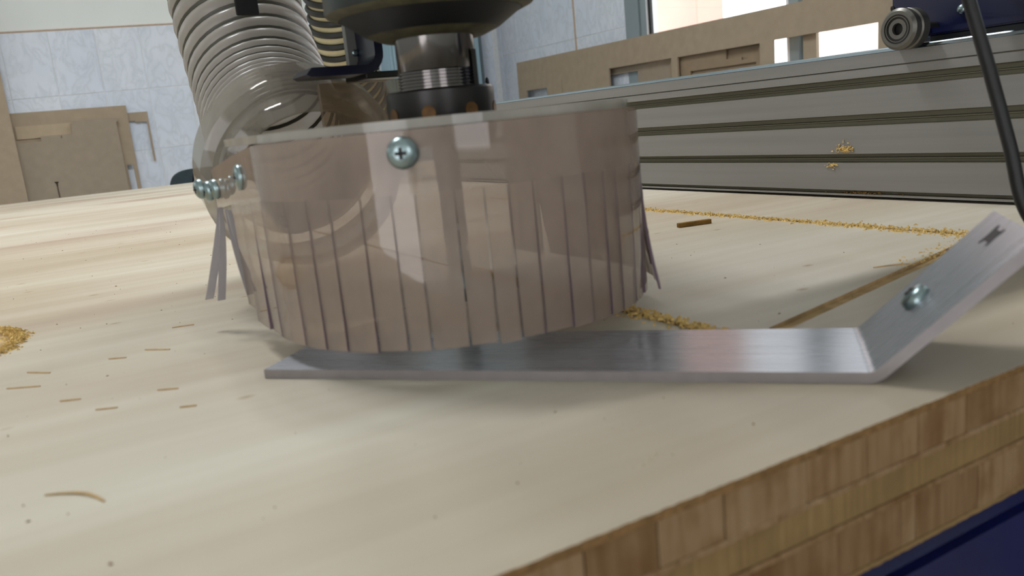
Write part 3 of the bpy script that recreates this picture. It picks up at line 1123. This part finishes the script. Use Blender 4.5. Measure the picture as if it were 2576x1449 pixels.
# black I-shaped inlay near the tip, painting the shade inside a slot
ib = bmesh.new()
inlay_poly = [(-3.6, -5.0), (-2.6, -3.0), (2.2, -3.2), (4.2, -5.6), (5.2, -5.0), (4.6, 0), (5.4, 4.6), (3.6, 5.4), (2.0, 3.2), (-2.4, 3.4), (-3.8, 5.2), (-5.0, 4.4), (-4.4, 0), (-4.8, -4.2)]
lo_ = [ib.verts.new(leg_pt(58.5 + b * 0.85, 33 + a, -0.6)) for a, b in inlay_poly]
hi_ = [ib.verts.new(leg_pt(58.5 + b * 0.85, 33 + a, 0.15)) for a, b in inlay_poly]
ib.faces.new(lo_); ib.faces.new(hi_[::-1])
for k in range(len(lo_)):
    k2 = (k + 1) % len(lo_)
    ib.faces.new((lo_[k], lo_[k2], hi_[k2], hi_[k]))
obj('slot_shade_inlay', ib, M['black'], bar, frame=frm, label='black I-shaped inlay for the shade in a slot near the raised tip')
lp = leg_pt(25.5, 33.5)
wpt = frm @ (lp * S) / S
wdir = (frm.to_3x3() @ Vector((up_n.x, 0, up_n.y)))
screw(bar, wpt, wdir, 5.6, 4.2)

# ================================================================== THINGS LEANING BY THE WALLS
def leaning(name, bm, mat, label, pivot, axis, deg, group=None):
    """stand a sheet on the floor and lean it against the wall about its top contact line"""
    p = Vector(pivot) * S
    rot = Matrix.Translation(p) @ Matrix.Rotation(math.radians(deg), 4, axis) @ Matrix.Translation(-p)
    bmesh.ops.scale(bm, vec=(S, S, S), verts=bm.verts)
    bm.transform(rot)
    bmesh.ops.scale(bm, vec=(1 / S,) * 3, verts=bm.verts)
    return tag(obj(name, bm, mat), label, 'board', group)


# left wall, back to front
leaning('mdf_board', panel('y', 4484, 4492, [(330, 461, 66, 311), (330, 461, 66, 311)], [(372, 452, 0, 262), (300, 399, 0, 270)]), M['mdf'],
        'thin L-shaped MDF frame standing out behind the sheets on tiled wall', (0, 4492, 311), 'X', -0.0)
leaning('mdf_board', panel('y', 4466, 4474, [(-420, 368, ZF + 2, 347)], [(322, 351, ZF + 2, 60)]), M['mdf'],
        'MDF sheet at back of the left pile, with a slot in its right edge', (0, 4474, 347), 'X', -1.2)
leaning('mdf_board', panel('y', 4457, 4462, [(-118, 150, 226, 285), (-20, 150, 195, 285)], []), M['mdf_pale'],
        'small paler MDF strip between two sheets of the left pile', (0, 4462, 285), 'X', -1.0)
mp = leaning('mdf_board', panel('y', 4433, 4454, [(-330, 310, ZF + 2, 208), (-22, 310, 205, 231), (112, 310, 225, 276), (124, 316, 270, 290)],
                                [(1, 8, ZF + 300, 10), (-4, 13, 9, 16), (62, 66, 215, 231)]), M['mdf_grey'],
             'greyish MDF sheet with stepped top edge and a narrow black slit', (0, 4454, 290), 'X', -1.0)
leaning('mdf_board', panel('y', 4412, 4424, [(-900, -126, ZF + 2, 900)], []), M['mdf'],
        'tall plain MDF sheet cut off by the left picture edge', (0, 4424, 900), 'X', -1.0)

# window side
K = 2450 / 2350
def kz(z): return 102 + (z - 102) * K
def ky(y): return y * K
HB = [(ky(3727), ky(3942), kz(150), kz(241)), (ky(2729), ky(3172), kz(120), kz(284)), (ky(2234), ky(2690), kz(120), kz(283)), (ky(1737), ky(2170), kz(120), kz(286)), (ky(3578), ky(3582), kz(150), kz(270))]
leaning('mdf_template', panel('x', 2450, 2459, [(ky(1560), ky(4026), ZF + 2, kz(399))], HB), M['mdf'],
        'long MDF sheet with rectangular cut-outs leaning below the window', (2459, 0, kz(399)), 'Y', 1.0)
def k2(v): return v * 2478 / 2400
def k2z(z): return 102 + (z - 102) * 2478 / 2400
leaning('mdf_template', panel('x', 2472, 2479, [(k2(2250), k2(2790), ZF + 2, k2z(330))],
                              [(k2(2284), k2(2455), k2z(247), k2z(300)), (k2(2330), k2(2372), k2z(236), k2z(248)), (k2(2298), k2(2665), k2z(120), k2z(221))]), M['mdf_dark'],
        'second MDF sheet with notched cut-outs, seen through the middle opening', (2479, 0, k2z(330)), 'Y', 0.5)
leaning('mdf_board', panel('x', 2484, 2490, [(ky(2690), ky(3000), ZF + 2, 330), (ky(2690), ky(3250), 262, 330)], []), M['mdf_grey'],
        'greyish MDF offcut behind the widest opening of the long template', (2490, 0, 330), 'Y', 0.4)
leaning('mdf_board', bx(2484, 2490, k2(2275), ky(2686), ZF + 2, 322), M['mdf_dark'],
        'plain darker MDF offcut behind the notched sheet', (2490, 0, 322), 'Y', 0.45)
leaning('mdf_batten', bx(2478, 2492, 2086, 2146, ZF + 2, 420), M['mdf'],
        'narrow upright MDF batten standing in the brightest window opening', (2492, 0, 420), 'Y', 0.4)
leaning('mdf_batten', bx(2463, 2470, 2296, 2342, ZF + 2, 380), M['mdf_dark'],
        'brown upright MDF batten left of the bright window opening', (2470, 0, 380), 'Y', 0.6)

# cabinet in the corner
cbn = root('metal_cabinet', (2015, 4420, ZF), 'pale blue perforated metal cabinet in the far corner behind the spindle', 'cabinet')
obj('cabinet_body', bx(1728, 2296, 4352, 4490, ZF + 60, 1000, bevel=6, seg=2), M['cabinet'], cbn)
obj('edge_post', bx(2296, 2316, 4350, 4490, ZF + 60, 1000, bevel=3), M['cabinet_dark'], cbn)
obj('plinth', bx(1748, 2290, 4370, 4480, ZF, ZF + 60), M['black'], cbn)
dr = obj('door', bx(1752, 2290, 4338, 4352, ZF + 90, 980, bevel=3), M['cabinet'], cbn)
bmv = bmesh.new()
for i in range(4):
    for k in range(34):
        x_, z_ = 1778 + 26 * i, 150 + 15 * k + (7 if i % 2 else 0)
        box(bmv, x_, x_ + 15, 4336.4, 4338.5, z_, z_ + 6)
pf = obj('perforation_shade', bmv, M['cabinet_dark'], dr)  # raised dark dashes stand for the shade inside small holes
pf['kind'] = 'stuff'
kb = obj('side_knob', lathe(bmesh.new(), [(0, 0), (5, 0), (5, 26), (17, 27), (25, 31), (26, 36), (20, 42), (0, 43)], (2316, 4400, 326), (1, -0.35, 0.1), 28), M['black'], cbn, smooth=True, label='black round side knob')

# chair
ch = root('workshop_chair', (520, 3660, ZF), 'dark teal padded chair whose back rises just above the board', 'chair')
bmc = bmesh.new()
cpts = []
for k in range(33):
    a = math.pi * k / 32
    cpts.append((545 + 140 * abs(math.cos(a)) ** 0.55 * (1 if math.cos(a) > 0 else -1), -120 + 146 * math.sin(a) ** 0.45))
cpts += [(690, -330), (400, -330)]
prism(bmc, cpts, 'y', 3600, 3640)
bmesh.ops.bevel(bmc, geom=[e for e in bmc.edges if abs(e.verts[0].co.y - e.verts[1].co.y) < 1], offset=9, segments=3, affect='EDGES')
obj('backrest', bmc, M['teal'], ch, smooth=True)
obj('seat', bx(380, 710, 3560, 3900, -470, -420, bevel=14, seg=3), M['teal'], ch)
obj('back_post', bx(520, 570, 3640, 3656, -440, -150, bevel=4), M['black'], ch)
for x_, y_ in ((395, 3575), (695, 3575), (395, 3885), (695, 3885)):
    lt = bmesh.new(); tube(lt, [(x_, y_, -465), (x_, y_, ZF)], 11, 14)
    obj('leg', lt, M['black'], ch, smooth=True)

# ================================================================== DUST, CHIPS AND SPLINTERS
def crumbs(n, place, size, rng):
    vs, fs = [], []
    for _ in range(n):
        x, y, zz, k = place(rng)
        r = size * rng.uniform(0.4, 1.3) * k
        b = len(vs)
        rot = rng.uniform(0, 6.28)
        ln = rng.uniform(0.8, 2.4)
        for (px, py, pz) in ((1, 0, 0), (-0.6, 0.8, 0), (-0.6, -0.8, 0), (0.1, 0, 1.1)):
            qx, qy = px * ln, py
            vs.append(((x + r * (qx * math.cos(rot) - qy * math.sin(rot))) * S, (y + r * (qx * math.sin(rot) + qy * math.cos(rot))) * S, (zz + r * pz) * S))
        fs += [(b, b + 1, b + 3), (b + 1, b + 2, b + 3), (b + 2, b, b + 3), (b, b + 2, b + 1)]
    return vs, fs


def dust(name, n, place, size, label, seed, mat='saw', cat='sawdust'):
    vs, fs = crumbs(n, place, size, random.Random(seed))
    me = bpy.data.meshes.new(name)
    me.from_pydata(vs, [], fs)
    me.materials.append(M[mat])
    o = bpy.data.objects.new(name, me)
    COL.objects.link(o)
    tag(o, label, cat)
    o['kind'] = 'stuff'
    return o


def far_line(r):
    t = r.random()
    y = 290 + t * 640
    w = 3.4 + 3.0 * max(0, 1 - t * 3)
    d = r.gauss(0, w)
    return 505 + d, y, max(-1.8, 1.0 - abs(d) * 0.25) * r.random() if abs(d) < 2.4 else 0.0, 1.0


def near_line(r):
    t = r.random()
    y = 236 + t * 280
    d = r.gauss(0, 3.2 + 3.5 * t)
    return 241 + d, y, r.random() * 1.8 if abs(d) < 5 else 0.0, 1.0


def corner(r):
    t = r.random() ** 1.6
    return 500 - 95 * t + r.gauss(0, 5), 296 - 20 * t + abs(r.gauss(0, 7)), 0.0, 0.8


def hole_rim(r):
    a = r.uniform(-1.9, 1.9)
    k = 78 + r.gauss(0, 3.5)
    return -115 + k * math.cos(a), 568 + k * math.sin(a), r.random() * 1.5 if k < 82 else 0.0, 1.0


dust('sawdust', 3000, far_line, 1.0, 'yellow sawdust line along the groove in front of the beam', 1)
dust('sawdust', 1500, near_line, 1.0, 'sawdust heaped in groove between dust shoe and flat bar', 2)
dust('sawdust', 260, corner, 0.8, 'loose sawdust by the groove corner behind the raised bar tip', 3)
dust('sawdust', 1500, hole_rim, 1.0, 'sawdust ring around the routed recess at left picture edge', 4)


def spread_dust(r):
    return r.uniform(-60, 420), r.uniform(175, 1400), 0.0, r.uniform(0.3, 0.9)


dust('sawdust', 420, spread_dust, 0.6, 'fine wood specks scattered over the pale board', 5, 'offcut')


def dents(r):
    if r.random() < 0.65:
        return 138 + r.gauss(0, 3.2), 178 + r.gauss(0, 1.6), -0.25, r.uniform(0.4, 1.2)
    return 145 + r.gauss(0, 2.6), 204 + r.gauss(0, 1.6), -0.25, r.uniform(0.3, 0.8)


dust('scuff_marks', 60, dents, 0.5, 'small dark scuffs on the board near its front edge', 8, 'mdf_dark', 'scuff')


def smear(r):
    k = r.random() < 0.7
    if k:
        return 629.5, 500 + r.gauss(0, 4.5), 44 + abs(r.gauss(0, 3.4)) - 2, 0.9
    return 629.5, 514 + r.gauss(0, 3.4), 30 + r.gauss(0, 1.1), 0.8


dust('sawdust_smear', 160, smear, 1.1, 'dab of sawdust stuck to the face of the grooved beam', 6)


def gap_dust(r):
    return 630 + r.uniform(0, 5), 482 + r.gauss(0, 16), 4.4 + r.random() * 1.3, 0.9


dust('sawdust_smear', 120, gap_dust, 0.9, 'rusty brown dust caught in lowest groove of the beam', 7, 'offcut')


def stick(name, p, q, w, h, mat, label, cat, group=None, bend=0.0):
    p, q = Vector((*p, 0)), Vector((*q, 0))
    bm = bmesh.new()
    d = (q - p); n_ = Vector((-d.y, d.x, 0)).normalized()
    prev = None
    for k in range(6):
        t = k / 5
        c_ = p + d * t + n_ * bend * math.sin(math.pi * t)
        ww = w * (0.45 + 0.55 * math.sin(math.pi * (0.12 + 0.76 * t)))
        zz = 0.02 + abs(bend) * 0.1 * math.sin(math.pi * t)
        ring = [bm.verts.new(c_ + n_ * ww / 2 + Vector((0, 0, zz))), bm.verts.new(c_ - n_ * ww / 2 + Vector((0, 0, zz))),
                bm.verts.new(c_ - n_ * ww * 0.35 + Vector((0, 0, zz + h))), bm.verts.new(c_ + n_ * ww * 0.35 + Vector((0, 0, zz + h)))]
        if prev:
            for m_ in range(4):
                bm.faces.new((prev[m_], prev[(m_ + 1) % 4], ring[(m_ + 1) % 4], ring[m_]))
        else:
            bm.faces.new(ring)
        prev = ring
    bm.faces.new(prev)
    return tag(obj(name, bm, M[mat]), label, cat, group)


ob_ = bmesh.new()
t_ = bmesh.new(); box(t_, -15, 15, -2.2, 2.2, 0.0, 3.6, bevel=0.3)
t_.transform(Matrix.Rotation(math.radians(-14), 4, 'Z')); t_.transform(Matrix.Translation((455, 511, 0.02)))
merge(ob_, t_)
tag(obj('wood_offcut', ob_, M['offcut']), 'small brown wood stick lying on the board right of the shoe', 'offcut')
G = 'wood splinters on the board'
for p, q, w, lb in (((44, 508), (56, 505), 1.6, 'wood splinter nearest the bent curtain strips of the dust shoe'),
                    ((25, 463), (36, 452), 1.6, 'wood splinter second nearest the bent curtain strips'),
                    ((7, 459), (15, 454), 1.4, 'short wood splinter midway between sawdust ring and dust shoe'),
                    ((-30, 466), (-20, 455), 1.5, 'wood splinter closest to the sawdust ring at left edge'),
                    ((-38, 440), (-24, 431), 1.3, 'longest thin wood splinter, below the sawdust ring'),
                    ((22, 377), (30, 372), 1.2, 'wood splinter left of the square end of the flat bar, the farther of two'),
                    ((27, 343), (33, 340), 1.4, 'wood splinter left of the square end of the flat bar, the nearer of two'),
                    ((-16, 395), (-8, 391), 1.3, 'farther of two wood splinters above the curved pale shaving'),
                    ((-3, 368), (5, 364), 1.1, 'nearer of two wood splinters above the curved pale shaving')):
    stick('wood_splinter', p, q, w, 0.5, 'splinter', lb, 'splinter', G)
stick('wood_shaving', (-21, 283), (-5, 264), 1.5, 0.4, 'splinter', 'curved pale wood shaving at lower left of the board', 'shaving', None, bend=3.0)
stick('wood_shaving', (390, 292), (408, 283), 2.0, 0.5, 'splinter', 'brownish wood shaving beside the slanting clean groove', 'shaving', None, bend=1.0)
